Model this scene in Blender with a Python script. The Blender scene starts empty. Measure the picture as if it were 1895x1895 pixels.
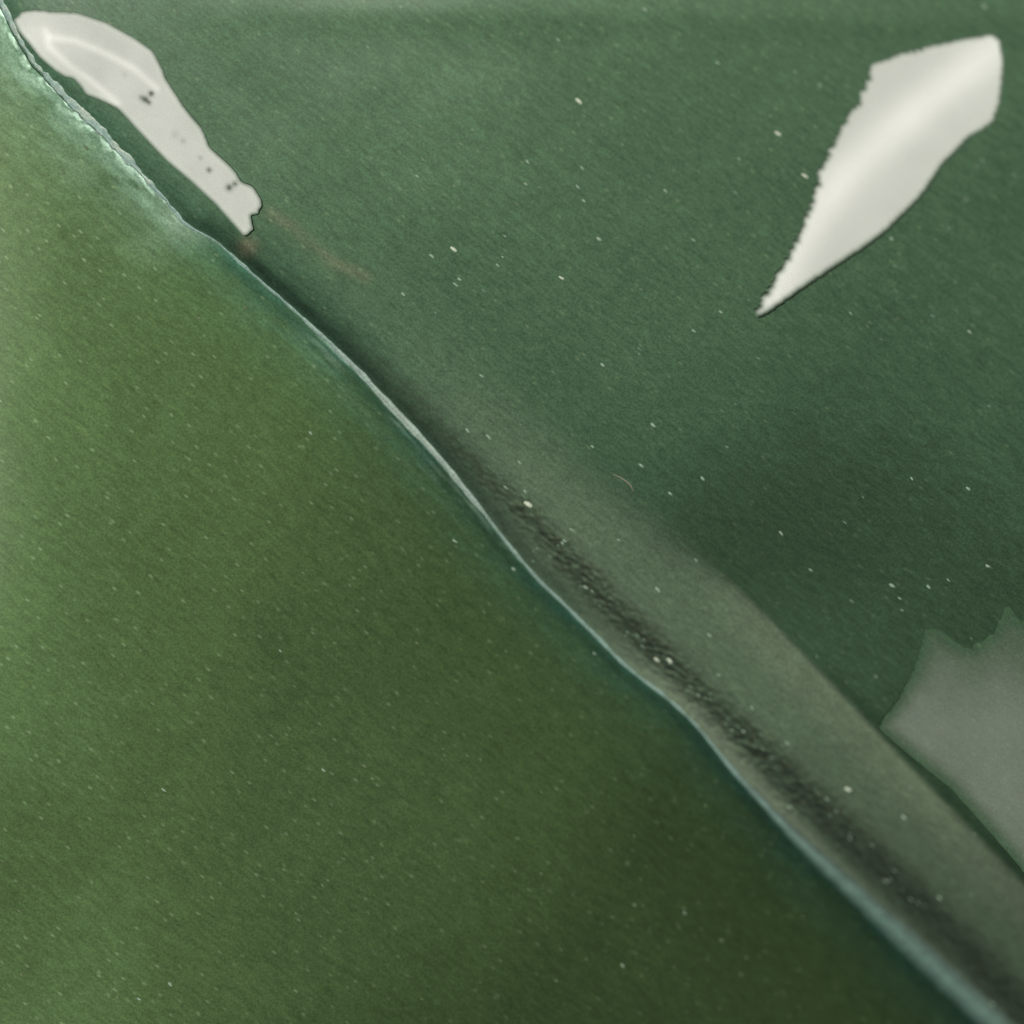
import bpy, math, random
import numpy as np
from mathutils import Vector

# ------------------------------------------------------------------ camera, sky, sun, exposure
S = bpy.context.scene
C = S.collection
W = 0.20                       # width of the stretch of panel that is photographed (metres)
D = 2.0                        # camera distance
PX = W / 1895.0                # one photograph pixel on the panel
HALF_EL, HALF_AZ = 82.0, 104.0   # direction half-way between lens and sun, degrees

cam_d = bpy.data.cameras.new('camera')
cam = bpy.data.objects.new('camera', cam_d); C.objects.link(cam)
TILT = math.radians(6.5)
vdir = Vector((.12 * math.sin(TILT), .993 * math.sin(TILT), math.cos(TILT))).normalized()   # from the panel's middle to the lens
cam.location = vdir * D
_zc = vdir; _xc = Vector((0, 1, 0)).cross(_zc).normalized(); _yc = _zc.cross(_xc)
from mathutils import Matrix
cam.rotation_euler = Matrix((_xc, _yc, _zc)).transposed().to_euler()
cam_d.sensor_width = 36
cam_d.lens = 36 * D / W
cam_d.clip_start = 0.05; cam_d.clip_end = 200
cam_d.dof.use_dof = True
cam_d.dof.focus_distance = D - 0.0036
cam_d.dof.aperture_fstop = 1.35
S.camera = cam

el, az = math.radians(HALF_EL), math.radians(HALF_AZ)
hdir = Vector((math.cos(el) * math.cos(az), math.cos(el) * math.sin(az), math.sin(el)))
sdir = (2 * vdir.dot(hdir) * hdir - vdir).normalized()
sun_d = bpy.data.lights.new('sun', 'SUN')
sun_d.energy = 3.0; sun_d.angle = math.radians(0.5); sun_d.color = (1.0, 0.965, 0.89)
sun = bpy.data.objects.new('sun', sun_d); C.objects.link(sun)
sun.rotation_euler = (-sdir).to_track_quat('-Z', 'Y').to_euler()

world = bpy.data.worlds.new('World'); S.world = world
world.use_nodes = True
wn = world.node_tree
sky = wn.nodes.new('ShaderNodeTexSky')
sky.sky_type = 'NISHITA'; sky.sun_disc = False
sky.sun_elevation = math.asin(sdir.z)
sky.sun_rotation = math.atan2(sdir.x, sdir.y)
wn.links.new(sky.outputs[0], wn.nodes['Background'].inputs[0])
wn.nodes['Background'].inputs[1].default_value = 0.05

S.view_settings.view_transform = 'Standard'
S.view_settings.look = 'None'
S.view_settings.exposure = 0.0
S.view_settings.gamma = 1.0

# ------------------------------------------------------------------ maths helpers
def hashn(ix, iy, seed):
    n = (ix.astype(np.int64) * 374761393 + iy.astype(np.int64) * 668265263 + seed * 1442695041) & 0xFFFFFFFF
    n = ((n ^ (n >> 13)) * 1274126177) & 0xFFFFFFFF
    n = (n ^ (n >> 16)) & 0xFFFFFF
    return n / float(0xFFFFFF)
def vnoise(x, y, seed=0):
    """smooth value noise, about -1..1"""
    ix, iy = np.floor(x), np.floor(y)
    fx, fy = x - ix, y - iy
    fx = fx * fx * (3 - 2 * fx); fy = fy * fy * (3 - 2 * fy)
    a = hashn(ix, iy, seed); b = hashn(ix + 1, iy, seed)
    c = hashn(ix, iy + 1, seed); d = hashn(ix + 1, iy + 1, seed)
    return ((a * (1 - fx) + b * fx) * (1 - fy) + (c * (1 - fx) + d * fx) * fy) * 2 - 1
def fbm(x, y, seed=0, o=3):
    r = 0; a = 1.0; t = 0
    for i in range(o):
        r = r + a * vnoise(x * 2 ** i, y * 2 ** i, seed + i * 17); t += a; a *= .5
    return r / t
def sst(a, b, x):
    t = np.clip((x - a) / (b - a), 0, 1)
    return t * t * (3 - 2 * t)
def poly_sdf(px, py, poly):
    """signed distance to a polygon, positive inside (pixels)"""
    d = np.full(px.shape, 1e9); ins = np.zeros(px.shape, bool)
    n = len(poly)
    for i in range(n):
        x0, y0 = poly[i]; x1, y1 = poly[(i + 1) % n]
        ex, ey = x1 - x0, y1 - y0
        wx, wy = px - x0, py - y0
        t = np.clip((wx * ex + wy * ey) / (ex * ex + ey * ey), 0, 1)
        d = np.minimum(d, (wx - ex * t) ** 2 + (wy - ey * t) ** 2)
        c1 = (y0 <= py) != (y1 <= py)
        if ey != 0:
            xi = x0 + (py - y0) / ey * ex
            ins ^= c1 & (px < xi)
    return np.where(ins, 1, -1) * np.sqrt(d)
def line_dist(px, py, pts):
    d = np.full(px.shape, 1e9)
    for (x0, y0), (x1, y1) in zip(pts[:-1], pts[1:]):
        ex, ey = x1 - x0, y1 - y0
        t = np.clip(((px - x0) * ex + (py - y0) * ey) / (ex * ex + ey * ey), 0, 1)
        d = np.minimum(d, (px - x0 - ex * t) ** 2 + (py - y0 - ey * t) ** 2)
    return np.sqrt(d)

# Panel plan: positions on the panel are measured in millimetre-like units (u right, v down),
# 1895 of them across the photographed stretch, origin at its top left.
E = np.array([0.6925, 0.7214]); E = E / np.linalg.norm(E)       # along the edge, down-right
N = np.array([E[1], -E[0]])                                       # across it, up-right
EDGE = [(-300, -330), (-80, -90), (0, 12), (28, 72), (60, 125), (105, 172), (150, 217), (240, 303), (300, 365), (345, 420), (400, 447), (450, 492), (505, 540), (560, 590), (610, 635),
        (655, 678), (700, 728), (745, 775), (785, 818), (825, 862), (862, 910), (900, 955), (932, 998), (965, 1038), (1000, 1078), (1040, 1115),
        (1110, 1185), (1145, 1222), (1180, 1252), (1225, 1285), (1262, 1317), (1292, 1347), (1320, 1382), (1360, 1432), (1420, 1500), (1470, 1557),
        (1560, 1650), (1660, 1752), (1780, 1868), (1900, 1980), (2200, 2300)]
et = np.array([p[0] * E[0] + p[1] * E[1] for p in EDGE])
es = np.array([p[0] * N[0] + p[1] * N[1] for p in EDGE])
def edge_d(t):
    # smoothed polyline
    r = 0
    for o, w in ((-14, .25), (0, .5), (14, .25)):
        r = r + w * np.interp(t + o, et, es)
    r = r + 1.5 * vnoise(t / 16., t * 0, 5) * sst(1750, 200, t) + .7 * vnoise(t / 6., t * 0, 9) * sst(700, 300, t)
    return r

# half-way slope between the camera and the sun at the middle of the panel
Hh = (sdir + vdir).normalized()
H0 = np.array([Hh.x / Hh.z, Hh.y / Hh.z])

BLOB_R = [(1605, 113), (1700, 84), (1775, 68), (1830, 58), (1846, 70), (1853, 115), (1847, 180), (1836, 218), (1815, 236), (1790, 248), (1740, 300),
          (1700, 358), (1640, 418), (1590, 455), (1500, 513), (1440, 555), (1412, 574), (1398, 580), (1396, 570), (1420, 530), (1460, 462),
          (1488, 395), (1518, 305), (1548, 235), (1580, 188), (1600, 150)]
BLOB_L = [(24, 40), (38, 26), (62, 20), (95, 24), (140, 25), (195, 42), (250, 72), (284, 96), (300, 125), (308, 147), (342, 200), (376, 240), (388, 272), (425, 305),
          (440, 322), (446, 335), (470, 345), (487, 372), (480, 394), (464, 398), (470, 424), (452, 437), (428, 410), (398, 377), (350, 333), (310, 300), (262, 250),
          (218, 203), (192, 190), (160, 178), (148, 160), (136, 148), (122, 146), (100, 132), (72, 108), (52, 82), (34, 60)]
GREY = [(1625, 1345), (1662, 1290), (1692, 1245), (1712, 1165), (1730, 1158), (1790, 1200), (1838, 1170), (1862, 1110), (1890, 1150), (1930, 1130),
        (1975, 1300), (1975, 1705), (1890, 1600), (1820, 1520), (1760, 1455), (1690, 1400)]

REFLECTION_FACETS = [dict(poly=BLOB_R, off=(0.003, -0.004), fall=170., top=.0006, side=None, low=.00010),  # facets made up for the reflections, tilted to mirror the sun
          dict(poly=BLOB_L, off=(-0.004, -0.005), fall=60., top=.0013, side=None, low=.00004),
          dict(poly=GREY, off=(-0.028, -0.044), fall=150., top=.0024, side=None, low=.0002)]
def facet_plane(F, X, Y):
    return -((H0[0] + F['off'][0]) * X + (H0[1] + F['off'][1]) * Y) + (X * X + Y * Y) / (4 * D)
def plan(t, s):
    """edge coordinates -> plan coordinates"""
    d = edge_d(t)
    sm = s + d * np.exp(-(s / 900.) ** 2) + np.interp(t, et, es) * 0
    u = t * E[0] + sm * N[0]; v = t * E[1] + sm * N[1]
    return u, v

def relief(t, s, u, v):
    """height of the panel (metres) over its plan, for t along / s across the edge"""
    X = (u - 947.5) * PX; Y = (947.5 - v) * PX
    a, b = (u - 947.5) / 947.5, (947.5 - v) / 947.5              # -1..1
    L = 947.5 * PX
    # crowned sheet: slopes m = -(dh/dx, dh/dy)
    up = s > 0
    # upper face
    def quad(m0, kx, ky, kxy):
        # m = m0 + (kx a + kxy b, ky b + kxy a)
        return -L * (m0[0] * a + m0[1] * b + kx * a * a / 2 + ky * b * b / 2 + kxy * a * b)
    hu = quad((-0.020, 0.014), -0.022, 0.032, -0.024)
    hl = quad((0.109, 0.101), 0.142, 0.068, -0.064)
    hl = hl + L * .021 * np.exp(-((a + 1.15) / .42) ** 2 - ((b + .12) / .75) ** 2)
    hl = hl - L * .019 * np.exp(-((a + 1.1) / .36) ** 2 - ((b + .92) / .45) ** 2)
    # both sheets meet in the edge: take the value along the edge from the upper one
    return hu, hl, X, Y, a, b, L

def groove(t):
    return 42 + 30 * sst(1800, 2550, t), 20 + 15 * sst(900, 2400, t)
def profile_slope(t, s):
    """slope across the edge (towards N) of the pressed groove and band beside it"""
    g = sst(700, 1500, t)                  # grows towards the lower right
    g2 = sst(500, 900, t)
    gl = sst(600, 420, t)
    w = 16 * vnoise(t / 420., s / 900., 3)
    sn = s + edge_d(t) * np.exp(-(s / 900.) ** 2)
    sw = sn + w * .35 * sst(200, 120, s)
    se = s
    gc, gw = groove(t)
    m = -(0.03 + .05 * g) * g2 * np.exp(-((sw - gc) / gw) ** 2)
    m = m + 0.10 * sst(1300, 1900, t) * np.exp(-((se - 14) / 24.) ** 2)                       # near wall
    bnd = sst(1150, 1750, t)
    m = m + 0.050 * bnd * sst(gc + 15, gc + 60, sw) * sst(236, 218 - 150 * sst(1800, 1450, t), sw)       # band
    m = m + 0.080 * sst(1530, 1960, t) * sst(2450, 2100, t) * sst(165, 200, sw) * sst(236, 222, sw)
    m = m - 0.06 * sst(1850, 2100, t) * np.exp(-((sw - 248) / 13.) ** 2)       # lip
    m = m - (.018 + .024 * sst(380, 620, t)) * sst(1250, 700, t) * np.exp(-((se - 14) / 44.) ** 2)         # dark flank beside the edge
    return m

def build_height(t1, s1):
    T, Q = np.meshgrid(t1, s1, indexing='ij')
    u, v = plan(T, Q)
    hu, hl, X, Y, a, b, L = relief(T, Q, u, v)
    # heights along the edge (s = 0)
    ue, ve = plan(t1, t1 * 0)
    hue, hle, *_ = relief(t1, t1 * 0, ue, ve)
    dlt = hue - hle
    tg = np.arange(t1[0], t1[-1], 4.); dg = np.interp(tg, t1, dlt); kk = np.hanning(121); kk /= kk.sum()
    dlt = np.interp(t1, tg, np.convolve(np.pad(dg, 60, mode='edge'), kk, mode='valid'))
    h = np.where(Q >= 0, hu, hl + dlt[:, None] * np.exp(-(Q / 1100.) ** 2))
    # pressed profile, integrated outwards from the edge
    ms = profile_slope(T, np.maximum(Q, 0)) * (Q >= 0)
    ds = np.diff(s1, prepend=s1[0])
    prof = -np.cumsum(ms * ds[None, :], axis=1) * PX
    i0 = int(np.argmin(abs(s1)))
    prof = (prof - prof[:, i0:i0 + 1]) * sst(720, 262, Q)
    h = h + prof
    # rounding down into the edge on both sides
    h = h - 0.00026 * np.exp(-(Q / 20.) ** 2) * np.where(Q < 0, .5, 1.1) * (.25 + .75 * sst(450, 750, T)) * np.where(Q < 0, 1, 1 - .85 * sst(1300, 1900, T))
    # soft unevenness of the lacquer
    h = h + 0.00005 * fbm(u / 210., v / 210., 40, 3)
    # grit caught in the groove
    gc, gw = groove(T)
    h = h + 0.000048 * vnoise((u * .8 + v * .6) / 9., (-u * .6 + v * .8) / 5., 44) * np.exp(-((Q + edge_d(T) * np.exp(-(Q / 900.) ** 2) - gc) / gw) ** 2) * sst(1050, 1500, T) * sst(2350, 2050, T)
    # upper rolled band near the top of the stretch
    bandc = 30 + 8 * a
    h = h + (-L) * 0  # (sheet stays)
    h = h + 0.000045 * np.exp(-((v - bandc) / 34.) ** 2) * sst(250, 700, u) * (Q > 0)
    # the sheet swells up to carry each facet flush
    for F in REFLECTION_FACETS:
        sd = poly_sdf(u, v, F['poly'])
        hp = facet_plane(F, X, Y)
        sel = (sd > -4) & (Q > 0)
        F['c'] = float((h - hp)[sel].max()) + 0.00001 - F.get('low', 0)
        e = np.maximum(hp + F['c'] - h, 0)
        d = np.maximum(-sd, 0)
        wgt = np.exp(-d / F['fall']) * sst(F['fall'] * 3.5, F['fall'] * 1.5, d)
        lim = np.minimum(e, F['top'])
        if F['side'] is not None:
            sx, sy, s0 = F['side']
            h = h + lim * wgt * sst(-30, 90, u * sx + v * sy - s0) * sst(170, 380, v)
        h = h - .00006 * sst(6, 12, sd)
    return u, v, X, Y, h

def mixc(c, d, k):
    k = np.clip(k, 0, 1)[..., None]
    return c * (1 - k) + np.array(d) * k
def pigment(T, Q, u, v):
    """own colour of the paint: olive sheet, green sheet, teal where worn near the edge, grime; also grey painted into the reflections"""
    n1 = fbm(u / 170., v / 170., 90, 4); n2 = fbm((u * .8 + v * .6) / 60., (-u * .6 + v * .8) / 14., 91, 3)
    olive = np.array((0.0119, 0.0214, 0.0078)); green = np.array((0.0144, 0.0286, 0.0155))
    c = np.where((Q < 0)[..., None], olive, green)
    c = c * (1 + .10 * n1 + .06 * n2)[..., None]
    # teal undercoat shows through along the edge
    near = np.exp(-np.abs(Q + 6) / 42.) * (.75 + .5 * n2)
    c = mixc(c, (0.0095, 0.030, 0.0205), near * np.where(Q < 0, .9, .55))
    # flattened scuff left of the edge near the upper corner
    sc = np.exp(-np.maximum(-Q - 4, 0) / 58.) * sst(620, 500, T) * sst(-60, 40, T) * (.55 + .55 * n2)
    sc = sc + np.exp(-((Q + 8) / 22.) ** 2) * np.exp(-((T - 535) / 55.) ** 2) * .5
    c = mixc(c, (0.070, 0.098, 0.072), sc * .52 * (Q < 0))
    # feathered rub marks running along the edge
    edg = np.exp(-np.maximum(-Q - 2, 0) / 8.) * sst(560, 470, T) * sst(-.15, .25, fbm(T / 16., Q / 7., 88, 2))
    c = mixc(c, (0.11, 0.155, 0.125), edg * .9 * (Q < 0))
    ft = vnoise(T / 90., Q / 4.5, 97) * .6 + vnoise(T / 30., Q / 3., 98) * .4
    fe = np.exp(-np.maximum(-Q, 0) / 16.) * sst(780, 900, T) * sst(1480, 1250, T) * sst(-.1, .6, ft)
    c = mixc(c, (0.075, 0.115, 0.085), fe * .8 * (Q < 0))
    # grime in the groove
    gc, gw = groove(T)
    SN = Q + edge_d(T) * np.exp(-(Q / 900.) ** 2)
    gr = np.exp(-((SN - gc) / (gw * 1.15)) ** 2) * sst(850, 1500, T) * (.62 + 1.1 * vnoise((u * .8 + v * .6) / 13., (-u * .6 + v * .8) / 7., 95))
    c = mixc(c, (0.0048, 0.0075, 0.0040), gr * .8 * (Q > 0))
    # dull taupe film on the band
    tp = sst(-6, 6, Q) * sst(240, 230 - 140 * sst(1800, 1300, T), SN) * sst(700, 1500, T) * (.34 + .45 * sst(1500, 1900, T) * sst(52, 14, Q))
    c = mixc(c, (0.050, 0.063, 0.043), tp)
    c = mixc(c, (0.056, 0.066, 0.045), .22 * sst(140, 205, SN) * sst(238, 228, SN) * sst(1650, 1850, T) * (Q > 0))
    # dry reddish mark
    mk = .55 * np.exp(-(line_dist(u, v, [(500, 395), (545, 425), (575, 455), (620, 490), (675, 512)]) / 13.) ** 2) * (.55 + .5 * n2)
    mk = mk + np.exp(-(((u - 458) / 18.) ** 2 + ((v - 458) / 18.) ** 2)) * .8
    c = mixc(c, (0.042, 0.041, 0.026), mk)
    for i_, F in enumerate(REFLECTION_FACETS):  # greyer colour painted inside the reflection outlines so they come out whiter
        k = sst(5, 16, poly_sdf(u, v, F['poly'])) if i_ < 2 else sst(-6, 30, poly_sdf(u, v, F['poly']))
        c = mixc(c, ((0.012, 0.015, 0.010), (0.012, 0.015, 0.011), (0.0165, 0.0205, 0.0140))[i_], k * (.6 if i_ < 2 else .36))
    return np.clip(c, 0.001, 1)

# ------------------------------------------------------------------ materials
def paint(name, streak=1.0, coat=0.085, rough=0.43, metallic=0.92, crough=None):
    m = bpy.data.materials.new(name); m.use_nodes = True
    nt = m.node_tree; N_ = nt.nodes; L_ = nt.links
    b = N_['Principled BSDF']
    at = N_.new('ShaderNodeAttribute'); at.attribute_name = 'pigment'
    tc = N_.new('ShaderNodeTexCoord')
    mp = N_.new('ShaderNodeMapping')
    vr = N_.new('ShaderNodeVectorRotate'); vr.rotation_type = 'Z_AXIS'; vr.inputs['Angle'].default_value = math.radians(38)
    mp.inputs['Scale'].default_value = (1 / .0030, 1 / .0008, 200)
    L_.new(tc.outputs['Object'], vr.inputs['Vector']); L_.new(vr.outputs[0], mp.inputs['Vector'])
    n1 = N_.new('ShaderNodeTexNoise'); n1.inputs['Scale'].default_value = 1.0; n1.inputs['Detail'].default_value = 3
    L_.new(mp.outputs[0], n1.inputs['Vector'])
    n2 = N_.new('ShaderNodeTexNoise'); n2.inputs['Scale'].default_value = 2300; n2.inputs['Detail'].default_value = 1
    L_.new(tc.outputs['Object'], n2.inputs['Vector'])
    def rng(src, a, b_):
        r = N_.new('ShaderNodeMapRange'); r.inputs[1].default_value = .25; r.inputs[2].default_value = .75
        r.inputs[3].default_value = a; r.inputs[4].default_value = b_
        L_.new(src, r.inputs[0]); return r.outputs[0]
    mul = N_.new('ShaderNodeMath'); mul.operation = 'MULTIPLY'
    L_.new(rng(n1.outputs[0], 1 - .20 * streak, 1 + .20 * streak), mul.inputs[0])
    L_.new(rng(n2.outputs[0], .76, 1.24), mul.inputs[1])
    vm = N_.new('ShaderNodeVectorMath'); vm.operation = 'SCALE'
    L_.new(at.outputs['Color'], vm.inputs[0]); L_.new(mul.outputs[0], vm.inputs['Scale'])
    mp2 = N_.new('ShaderNodeMapping'); mp2.inputs['Scale'].default_value = (1 / .0040, 1 / .0019, 1 / .02)
    L_.new(vr.outputs[0], mp2.inputs['Vector'])
    vo = N_.new('ShaderNodeTexVoronoi'); vo.inputs['Scale'].default_value = 1.0; vo.inputs['Randomness'].default_value = 1.0
    vo.voronoi_dimensions = '2D'
    L_.new(mp2.outputs[0], vo.inputs['Vector'])
    sz = N_.new('ShaderNodeMapRange'); sz.inputs[1].default_value = .17; sz.inputs[2].default_value = .05; sz.inputs[3].default_value = 0; sz.inputs[4].default_value = 1
    L_.new(vo.outputs['Distance'], sz.inputs[0])
    sc_ = N_.new('ShaderNodeSeparateColor'); L_.new(vo.outputs['Color'], sc_.inputs[0])
    pk = N_.new('ShaderNodeMapRange'); pk.inputs[1].default_value = .60; pk.inputs[2].default_value = 1.0; pk.inputs[3].default_value = 0; pk.inputs[4].default_value = .55 * streak
    L_.new(sc_.outputs[0], pk.inputs[0])
    fm = N_.new('ShaderNodeMath'); fm.operation = 'MULTIPLY'; L_.new(sz.outputs[0], fm.inputs[0]); L_.new(pk.outputs[0], fm.inputs[1])
    mxs = N_.new('ShaderNodeMix'); mxs.data_type = 'RGBA'
    L_.new(fm.outputs[0], mxs.inputs[0]); L_.new(vm.outputs[0], mxs.inputs[6]); mxs.inputs[7].default_value = (.040, .058, .032, 1)
    L_.new(mxs.outputs[2], b.inputs['Base Color'])
    b.inputs['Metallic'].default_value = metallic
    b.inputs['Roughness'].default_value = rough
    b.inputs['Coat Weight'].default_value = coat
    b.inputs['Coat Roughness'].default_value = 0.14; b.inputs['Specular IOR Level'].default_value = 0.12
    if crough:
        b.inputs['Coat Roughness'].default_value = crough
        ga = N_.new('ShaderNodeAttribute'); ga.attribute_name = 'gloss'
        gm = N_.new('ShaderNodeMath'); gm.operation = 'MULTIPLY'; gm.inputs[1].default_value = coat
        L_.new(ga.outputs['Fac'], gm.inputs[0]); L_.new(gm.outputs[0], b.inputs['Coat Weight'])
    bp = N_.new('ShaderNodeBump'); bp.inputs['Strength'].default_value = .5
    bp.inputs['Distance'].default_value = 0.000019
    L_.new(n1.outputs[0], bp.inputs['Height'])
    L_.new(bp.outputs[0], b.inputs['Normal'])
    return m
M_LOW = paint('olive metallic lacquer', coat=.009, rough=.390); M_UP = paint('green metallic lacquer', coat=.064)
M_EDGE = paint('worn teal undercoat', .5, .03, .55, .15)
def plain(name, col, rough=.5):
    m = bpy.data.materials.new(name); m.use_nodes = True
    nt = m.node_tree; b = nt.nodes['Principled BSDF']
    n = nt.nodes.new('ShaderNodeTexNoise'); n.inputs['Scale'].default_value = 1500
    r = nt.nodes.new('ShaderNodeMix'); r.data_type = 'RGBA'
    r.inputs[6].default_value = (*[c * .7 for c in col], 1); r.inputs[7].default_value = (*[min(1, c * 1.3) for c in col], 1)
    nt.links.new(n.outputs[0], r.inputs[0]); nt.links.new(r.outputs[2], b.inputs['Base Color'])
    b.inputs['Roughness'].default_value = rough
    return m

# ------------------------------------------------------------------ the panel
panel = bpy.data.objects.new('painted_panel', None); C.objects.link(panel)
panel['label'] = 'glossy green metallic painted panel with a worn diagonal edge'
panel['category'] = 'painted panel'

def grid_mesh(name, X, Y, Z, col, mat, parent, label=None):
    nt_, ns_ = X.shape
    co = np.stack([X, Y, Z], -1).reshape(-1, 3).astype(np.float32)
    i = np.arange(nt_ * ns_).reshape(nt_, ns_)
    f = np.stack([i[:-1, :-1], i[1:, :-1], i[1:, 1:], i[:-1, 1:]], -1).reshape(-1, 4)
    me = bpy.data.meshes.new(name)
    me.vertices.add(len(co)); me.vertices.foreach_set('co', co.ravel())
    me.loops.add(f.size); me.loops.foreach_set('vertex_index', f.ravel().astype(np.int32))
    me.polygons.add(len(f)); me.polygons.foreach_set('loop_start', np.arange(0, f.size, 4, dtype=np.int32))
    me.polygons.foreach_set('use_smooth', np.ones(len(f), bool))
    at = me.attributes.new('pigment', 'FLOAT_COLOR', 'POINT')
    rgba = np.ones((len(co), 4), np.float32); rgba[:, :3] = col.reshape(-1, 3)
    at.data.foreach_set('color', rgba.ravel())
    me.materials.append(mat)
    me.update(calc_edges=True); me.validate()
    o = bpy.data.objects.new(name, me); C.objects.link(o); o.parent = parent
    if label: o['label'] = label
    return o

STEP = 2.9
TC = 947.5 * (E[0] + E[1])                # t of the middle
t_in = np.arange(-60, 2 * TC + 60, STEP)
t1 = np.concatenate([[-2600, -2590, -1800, -1200, -700, -400, -220, -130, -90], t_in, 2 * TC + np.array([90, 130, 220, 400, 700, 1200, 1800, 2590, 2600])])
s_pos = np.concatenate([[0, .8, 1.6, 2.4, 3.6], np.arange(5, 1420, STEP), [1440, 1480, 1560, 1700, 2000, 2500, 2510]])
s1 = np.concatenate([-s_pos[:0:-1], s_pos])
u, v, X, Y, Hg = build_height(t1, s1)
T, Q = np.meshgrid(t1, s1, indexing='ij')
# turned-down rim all round
rim = (np.abs(Q) > 2505) | (T < -2595) | (T > 2 * TC + 2595)
Hg = np.where(rim, Hg - .02, Hg)
col = pigment(T, Q, u, v)
i0 = int(np.argmin(abs(s1)))
low = grid_mesh('lower_face', X[:, :i0 + 1], Y[:, :i0 + 1], Hg[:, :i0 + 1], pigment(T[:, :i0 + 1], Q[:, :i0 + 1] - .001, u[:, :i0 + 1], v[:, :i0 + 1]), M_LOW, panel,
                'olive green face on the lower left of the edge')
upf = grid_mesh('upper_face', X[:, i0:], Y[:, i0:], Hg[:, i0:], col[:, i0:], M_UP, panel,
                'deep green face on the upper right of the edge with two bright glints')

def height_grid(uu, vv):
    """height of the finished sheet at plan points (arrays)"""
    t = uu * E[0] + vv * E[1]; sm = uu * N[0] + vv * N[1]
    q = sm - edge_d(t) * np.exp(-(sm / 900.) ** 2)
    for _ in range(14): q = sm - edge_d(t) * np.exp(-(q / 900.) ** 2)
    i = np.clip(np.searchsorted(t1, t), 1, len(t1) - 1); j = np.clip(np.searchsorted(s1, q), 1, len(s1) - 1)
    ft = (t - t1[i - 1]) / (t1[i] - t1[i - 1]); fs = (q - s1[j - 1]) / (s1[j] - s1[j - 1])
    z = (Hg[i - 1, j - 1] * (1 - ft) + Hg[i, j - 1] * ft) * (1 - fs) + (Hg[i - 1, j] * (1 - ft) + Hg[i, j] * ft) * fs
    return z, t, q

# worn bead of undercoat along the edge
te = np.arange(-60, 2 * TC + 60, 2.0)
ks = np.linspace(-1, 1, 11)
wdt = 2.6 + 4.4 * np.exp(-((te - 1090) / 190.) ** 2) + 1.2 * vnoise(te / 23., te * 0, 21) + 22 * sst(1850, 2550, te) \
    + 5 * sst(620, 300, te) * (.8 + .6 * vnoise(te / 11., te * 0, 23) + .6 * vnoise(te / 31., te * 0, 24))
wdt = np.maximum(wdt, 1.4)
TT, KK = np.meshgrid(te, ks, indexing='ij')
off = 6 * sst(520, 200, te)
QQ = KK * wdt[:, None] + off[:, None] + 20 * sst(1900, 2550, te)[:, None]
ub, vb = plan(TT, QQ)
hz = np.maximum(height_grid(ub, vb)[0], np.interp(te, t1, Hg[:, i0])[:, None] * sst(12, 4, np.abs(QQ)) - 9 * sst(4, 12, np.abs(QQ)))
tall = ((.00003 + np.minimum(wdt, 9) * PX * .12) * (.35 + .65 * sst(450, 700, te)))[:, None]
hz = hz + tall * (1 - KK ** 2) - .00001 + .000012 * vnoise(ub / 9., vb / 9., 33)
nb = fbm(ub / 22., vb / 10., 61, 3)
ce = np.ones(ub.shape + (3,)) * np.array((0.21, 0.31, 0.26))
ce = mixc(ce, (0.28, 0.34, 0.27), (np.exp(-((TT - 1120) / 260.) ** 2) * .85 + sst(600, 300, TT) * (.45 + 1.5 * nb)))
ce = mixc(ce, (0.055, 0.105, 0.078), sst(1750, 2300, TT) * .8)
ce = mixc(ce, (0.011, 0.030, 0.021), sst(1700, 2100, TT) * np.maximum(-KK, 0) ** 1.3)
ce = mixc(ce, (0.040, 0.058, 0.042), sst(1700, 2100, TT) * np.maximum(KK, 0) ** 1.1)
ce = mixc(ce, (0.020, 0.060, 0.045), (1 - sst(1700, 2100, TT)) * sst(.35, 1, -KK + .35 * nb) * .8)
ce = ce * (1 + .25 * nb)[..., None]
grid_mesh('worn_edge', (ub - 947.5) * PX, (947.5 - vb) * PX, hz, np.clip(ce, .01, 1), M_EDGE, panel, 'pale teal line where the paint has rubbed off the edge')

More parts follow.
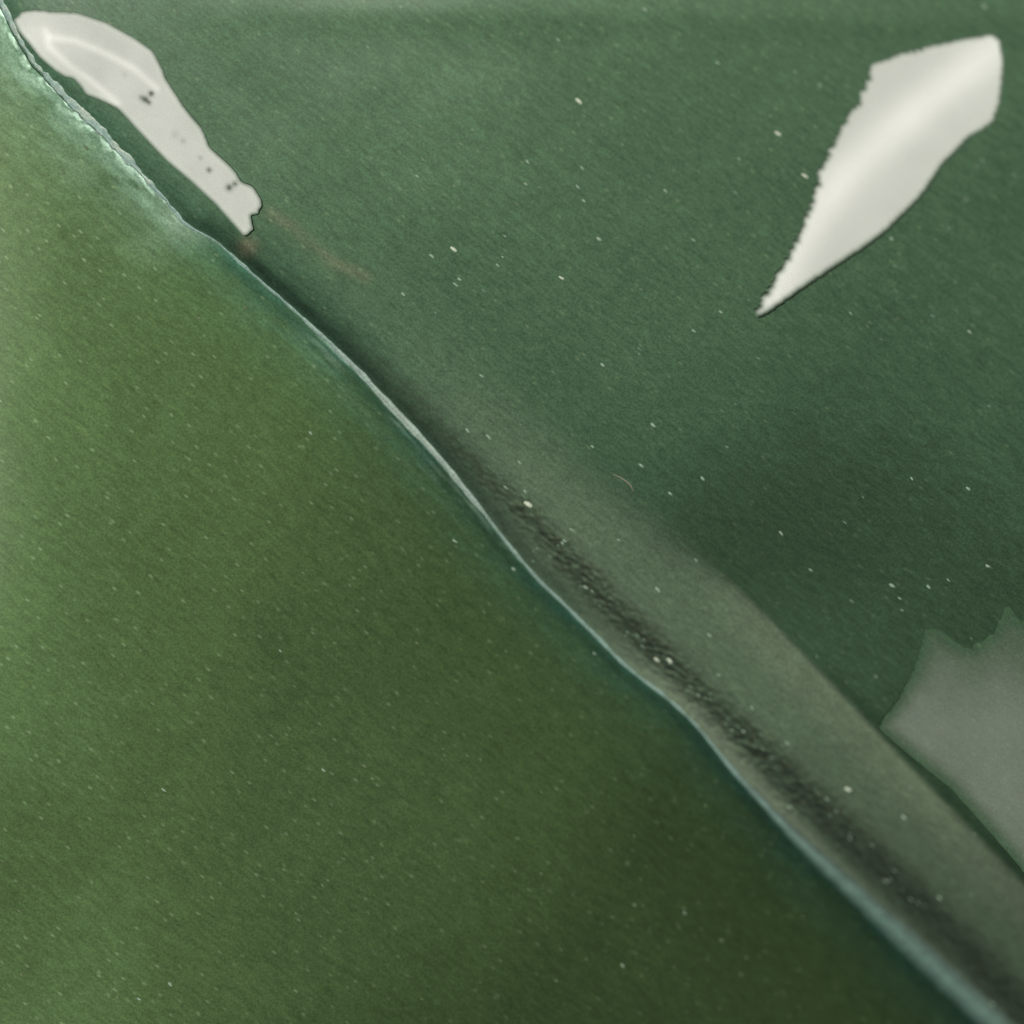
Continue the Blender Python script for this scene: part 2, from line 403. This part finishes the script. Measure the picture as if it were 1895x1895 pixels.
# ------------------------------------------------------------------ invented facets that mirror the sun as reflections, slightly proud of the upper face
def facet(name, F, jag, cell, extra, gloss, mat, label):
    """closed low facet: top turned half-way between lens and sun, upright flanks down into the sheet"""
    import bmesh
    poly = F['poly']
    # resample the outline and roughen it across the brushing direction
    pts = []
    for i in range(len(poly)):
        p, q = np.array(poly[i], float), np.array(poly[(i + 1) % len(poly)], float)
        n = max(1, int(np.linalg.norm(q - p) / cell))
        for k in range(n): pts.append(p + (q - p) * k / n)
    pts = np.array(pts)
    for _ in range(2): pts = (np.roll(pts, 1, 0) + 2 * pts + np.roll(pts, -1, 0)) / 4
    jn = fbm((pts[:, 0] * .80 + pts[:, 1] * .60) / 40., (-pts[:, 0] * .60 + pts[:, 1] * .80) / 4.5, 71, 2)
    jw = jag(pts[:, 0], pts[:, 1])
    pts = pts + np.outer(jn * jw, np.array([.80, .60]))
    # interior points
    lo, hi = pts.min(0), pts.max(0)
    gx, gy = np.meshgrid(np.arange(lo[0], hi[0], cell * 1.3), np.arange(lo[1], hi[1], cell * 1.3))
    gx = gx.ravel(); gy = gy.ravel()
    sd = poly_sdf(gx, gy, [tuple(p) for p in pts[::2]])
    k = sd > cell * 1.1
    allp = np.concatenate([pts, np.stack([gx[k], gy[k]], 1)])
    n = len(pts)
    from mathutils.geometry import delaunay_2d_cdt
    vs, es_, fs, *_r = delaunay_2d_cdt([Vector((p[0], -p[1])) for p in allp], [(i, (i + 1) % n) for i in range(n)], [list(range(n))], 1, 1e-4)
    uu = np.array([p.x for p in vs]); vv = -np.array([p.y for p in vs])
    Xf = (uu - 947.5) * PX; Yf = (947.5 - vv) * PX
    z0, *_r = height_grid(uu, vv)
    hp = facet_plane(F, Xf, Yf) + F['c'] + extra(uu, vv) + 0.00003
    bm = bmesh.new()
    top = [bm.verts.new((x, y, z)) for x, y, z in zip(Xf, Yf, hp)]
    for f in fs:
        try: bm.faces.new([top[i] for i in f]).smooth = True
        except ValueError: pass
    bm.normal_update()
    bed = [e for e in bm.edges if len(e.link_faces) == 1]
    d = {}
    for e in bed:
        for w_ in e.verts:
            if w_ not in d:
                d[w_] = (bm.verts.new((w_.co.x, w_.co.y, w_.co.z)), bm.verts.new((w_.co.x, w_.co.y, w_.co.z - 0.006)))
    for e in bed:
        a_, b_ = e.verts
        try: bm.faces.new([d[a_][0], d[b_][0], d[b_][1], d[a_][1]])
        except ValueError: pass
    me = bpy.data.meshes.new(name); bm.to_mesh(me); bm.free()
    co = np.empty(len(me.vertices) * 3); me.vertices.foreach_get('co', co); co = co.reshape(-1, 3)
    U, V = co[:, 0] / PX + 947.5, 947.5 - co[:, 1] / PX
    _z, t, q = height_grid(U, V)
    at = me.attributes.new('pigment', 'FLOAT_COLOR', 'POINT')
    rgba = np.ones((len(co), 4), np.float32); rgba[:, :3] = pigment(t, q, U, V)
    at.data.foreach_set('color', rgba.ravel())
    sdv = np.maximum(poly_sdf(U, V, [tuple(p) for p in pts]), 0)
    ga = me.attributes.new('gloss', 'FLOAT', 'POINT')
    ga.data.foreach_set('value', np.clip(gloss(U, V, sdv), 0, 2).astype(np.float32))
    me.materials.append(mat)
    o = bpy.data.objects.new(name, me); C.objects.link(o); o.parent = upf
    if label: o['label'] = label
    return o
def crease(u, v, pts, w, slope, fade):
    """gentle step along a line: the sheet turns by `slope` only within about w of it"""
    sg = np.where(v < np.interp(u, [p[0] for p in pts], [p[1] for p in pts]), 1, -1)
    d = sg * line_dist(u, v, pts)
    return -slope * w * PX * np.tanh(d / w) * sst(pts[0][0], pts[0][0] + fade, u) * sst(pts[-1][0], pts[-1][0] - fade, u)
def ex_r(u, v):
    pts = [(1400, 560), (1480, 430), (1560, 320), (1650, 235), (1790, 120), (1900, 40)]
    return crease(u, v, pts, 60., .005, 40)
def gl_r(u, v, sd):  # coat strength painted to fade the glint's rim and brighten its middle band
    pts = [(1400, 570), (1480, 430), (1560, 320), (1650, 235), (1790, 120), (1900, 40)]
    return sst(-2, 11, sd) * (.80 + .30 * np.exp(-(line_dist(u, v, pts) / 38.) ** 2) + .05 * fbm(u / 70., v / 70., 56, 2))
def ex_l(u, v):
    return 0.000004 * fbm(u / 60., v / 60., 51, 2)
def gl_l(u, v, sd):  # glint's bright lines, dark pits and soft rim painted into the coat strength
    g = .82 + .07 * fbm(u / 45., v / 45., 57, 3)
    g = g + .24 * np.exp(-(line_dist(u, v, [(85, 60), (92, 90), (130, 125), (170, 152), (218, 192)]) / 7.) ** 2)
    g = g + .24 * np.exp(-(line_dist(u, v, [(95, 72), (140, 78), (200, 103), (250, 130), (290, 165)]) / 7.) ** 2)
    g = g + .18 * np.exp(-(((u - 70) / 50.) ** 2 + ((v - 70) / 40.) ** 2))
    for (x, y, q, k) in ((270, 186, 6, .8), (281, 175, 5, .9), (277, 192, 4, .7), (262, 182, 5, .4), (388, 315, 5, .7), (425, 347, 6, .8), (436, 340, 5, .7),
                         (340, 262, 5, .25), (325, 250, 8, .18), (372, 293, 4, .3), (232, 140, 5, .15)):
        g = g - k * np.exp(-((u - x) ** 2 + (v - y) ** 2) / q ** 2)
    return sst(-2, 8, sd) * g
def gl_g(u, v, sd):  # grey reflection's feathered top and edges painted into the coat strength
    return sst(0, 34, sd) * (1 + .22 * fbm(u / 110., v / 110., 58, 3)) * sst(1105, 1345, v + 24 * fbm(u / 50., v / 50., 59, 2))
M_GLINT = paint('white glint lacquer', .35, .106, .50, .92, .14)  # coat made stronger on the added facets so the glints turn white
M_SHEEN = paint('grey reflection lacquer', .6, .108, .50, .92, .25)  # rougher coat that gives the added facet its dim grey reflection
facet('reflection_facet', REFLECTION_FACETS[0], lambda x, y: np.where(x < 1690 - (y - 100) * .62, 8.0, 2.0), 3.2, ex_r, gl_r, M_GLINT, 'large bright tapering reflection in the upper right, shaped as an added facet')
facet('reflection_facet', REFLECTION_FACETS[1], lambda x, y: 2.5, 3.2, ex_l, gl_l, M_GLINT, 'long white reflection with dark pits beside the edge, shaped as an added facet')
facet('reflection_facet', REFLECTION_FACETS[2], lambda x, y: 6.0, 8, lambda u, v: 0.00002 * fbm(u / 120., v / 120., 52, 2), gl_g, M_SHEEN, 'dull grey reflection at the lower right, shaped as an added facet')

# ------------------------------------------------------------------ flakes under the lacquer
rnd = random.Random(4)
BIG = [(1071, 187, 1.3), (840, 461, 1.3), (1039, 513, 1.2), (843, 526, 1), (850, 516, .9), (746, 544, 1), (1108, 441, 1), (1069, 345, .9), (976, 299, .8), (772, 326, .8), (973, 340, .7),
       (1033, 74, .7), (1192, 17, .9), (681, 88, .7), (921, 490, .8), (1077, 310, .8), (1230, 351, .9), (934, 436, .7), (742, 14, .7), (1438, 245, 1.2), (1488, 323, 1.2), (1366, 292, .7),
       (1282, 442, .9), (1283, 610, .9), (1333, 575, .7), (1816, 9, 1), (1647, 438, .8), (1791, 609, .9), (1515, 155, .7), (1326, 115, .8), (891, 695, .9), (865, 796, 1.1), (904, 808, 1.1),
       (1208, 785, 1.1), (1186, 860, 1), (1096, 825, .8), (978, 933, 1.5), (971, 909, .8), (936, 902, .9), (1058, 980, .9), (1115, 674, .9), (1217, 1091, 1.1), (950, 1053, .8), (961, 855, .8),
       (843, 1001, .7), (1313, 1176, 1.1), (1651, 1082, 1.1), (1665, 1106, .7), (1827, 1044, .9), (1571, 1463, 1.4), (1674, 1515, 1.1), (1458, 1377, 1), (1392, 1311, .9), (1500, 1054, .8),
       (1880, 1175, 1.1), (1216, 1222, 1.3), (1240, 1224, 1.3), (1300, 884, 1), (1240, 912, .9), (1686, 882, .8), (1790, 900, 1), (1445, 985, .9), (305, 1454, .9), (600, 1420, .9), (317, 1812, .8),
       (260, 1839, .8), (1153, 1785, .8), (1268, 1690, .6), (575, 800, .8), (520, 1200, .6), (840, 1000, .7), (1330, 1250, .8), (1100, 1210, .6)]
def flake_mesh(k):
    """low six-sided grain, longer than wide"""
    rr = random.Random(100 + k)
    lx, ly, hgt = 6.6 * PX, 2.7 * PX, 1.5 * PX
    vs = []; n = 7
    for i in range(n):
        a_ = 2 * math.pi * i / n
        f_ = rr.uniform(.8, 1.15)
        vs.append((lx * math.cos(a_) * f_, ly * math.sin(a_) * f_, -.6 * PX))
    for i in range(n):
        a_ = 2 * math.pi * (i + .5) / n
        vs.append((lx * .6 * math.cos(a_), ly * .6 * math.sin(a_), hgt * .8 * rr.uniform(.8, 1.2)))
    vs.append((0, 0, hgt))
    fs = []
    for i in range(n):
        j = (i + 1) % n
        fs += [(i, j, n + i), (j, n + j, n + i), (n + i, n + j, 2 * n)]
    me = bpy.data.meshes.new('flake'); me.from_pydata(vs, [], fs)
    me.polygons.foreach_set('use_smooth', [True] * len(fs)); me.update()
    return me
FM = [plain('bright flake', (.5, .55, .40), .4), plain('pale green flake', (.24, .33, .22), .45), plain('dim green flake', (.105, .165, .10), .5), plain('dim olive flake', (.10, .14, .055), .5)]
meshes = []
for mi in range(4):
    row = []
    for k in range(3):
        me = flake_mesh(k + mi * 3); me.materials.append(FM[mi]); row.append(me)
    meshes.append(row)
spots = [(x, y, z, 0 if z > 1.15 else 1) for x, y, z in BIG]
while len(spots) < 285:
    x, y = rnd.uniform(5, 1890), rnd.uniform(5, 1890)
    lowside = (x * N[0] + y * N[1]) < 0
    if lowside and rnd.random() < .25: continue
    k = (3 if lowside else 2) if rnd.random() < .85 else 1
    if lowside: k = 3
    spots.append((x, y, rnd.uniform(.55, 1.0), k))
for _i in range(46):                        # glinting grit along the groove
    t_ = rnd.uniform(1380, 2420); n_ = float(groove(np.array(t_))[0]) + rnd.gauss(0, 17)
    spots.append((t_ * E[0] + n_ * N[0], t_ * E[1] + n_ * N[1], rnd.uniform(.5, .95), rnd.choice((1, 2, 2, 2))))
spots = [p for i, p in enumerate(spots) if i < 250 or i >= 285]
for x, y, z, k in spots:
    hz_, t_, q_ = height_grid(np.array([x]), np.array([y]))
    inf = any(poly_sdf(np.array([float(x)]), np.array([float(y)]), p)[0] > -8 for p in (BLOB_R, BLOB_L, GREY))
    if inf or abs(q_[0]) < 14 and k != 0: continue
    o = bpy.data.objects.new('flake', meshes[k][rnd.randrange(3)]); C.objects.link(o)
    o.parent = low if q_[0] < 0 else upf
    o.location = ((x - 947.5) * PX, (947.5 - y) * PX, float(hz_[0]))
    o.rotation_euler = (0, 0, math.radians(-38 + rnd.uniform(-14, 14)))
    o.scale = (z * rnd.uniform(.85, 1.15), z * rnd.uniform(.8, 1.2), z)

# ------------------------------------------------------------------ a hair lying on the upper face
def fibre(pts, r0, mat, label):
    P = np.array(pts, float); n = 24
    tt = np.linspace(0, len(P) - 1, n)
    fu = np.interp(tt, range(len(P)), P[:, 0]); fv = np.interp(tt, range(len(P)), P[:, 1])
    for _ in range(3):
        fu[1:-1] = (fu[:-2] + 2 * fu[1:-1] + fu[2:]) / 4; fv[1:-1] = (fv[:-2] + 2 * fv[1:-1] + fv[2:]) / 4
    z, _t, _q = height_grid(fu, fv)
    c = np.stack([(fu - 947.5) * PX, (947.5 - fv) * PX, z + r0], 1)
    base = c[n // 2].copy(); c = c - base
    vs = []; fs = []
    for i in range(n):
        d = c[min(i + 1, n - 1)] - c[max(i - 1, 0)]; d /= np.linalg.norm(d)
        sx = np.cross(d, (0, 0, 1)); sx /= np.linalg.norm(sx); sz = np.cross(sx, d)
        r_ = r0 * (.35 + .65 * math.sin(math.pi * (i + .6) / (n + .2)))
        for k in range(6):
            a_ = math.pi * k / 3
            vs.append(tuple(c[i] + (sx * math.cos(a_) + sz * math.sin(a_)) * r_))
    for i in range(n - 1):
        for k in range(6):
            j = (k + 1) % 6
            fs.append((i * 6 + k, i * 6 + j, i * 6 + 6 + j, i * 6 + 6 + k))
    fs += [tuple(range(5, -1, -1)), tuple(range(n * 6 - 6, n * 6))]
    me = bpy.data.meshes.new('fibre'); me.from_pydata(vs, [], fs)
    me.polygons.foreach_set('use_smooth', [True] * len(fs)); me.materials.append(mat)
    o = bpy.data.objects.new('fibre', me); C.objects.link(o); o.location = base
    o['label'] = label; o['category'] = 'fibre'
    return o
fibre([(1134, 876), (1148, 882), (1160, 890), (1168, 898), (1172, 908)], 1.6 * PX, plain('pale hair', (.20, .20, .12)), 'short pale curved hair lying on the green upper face')
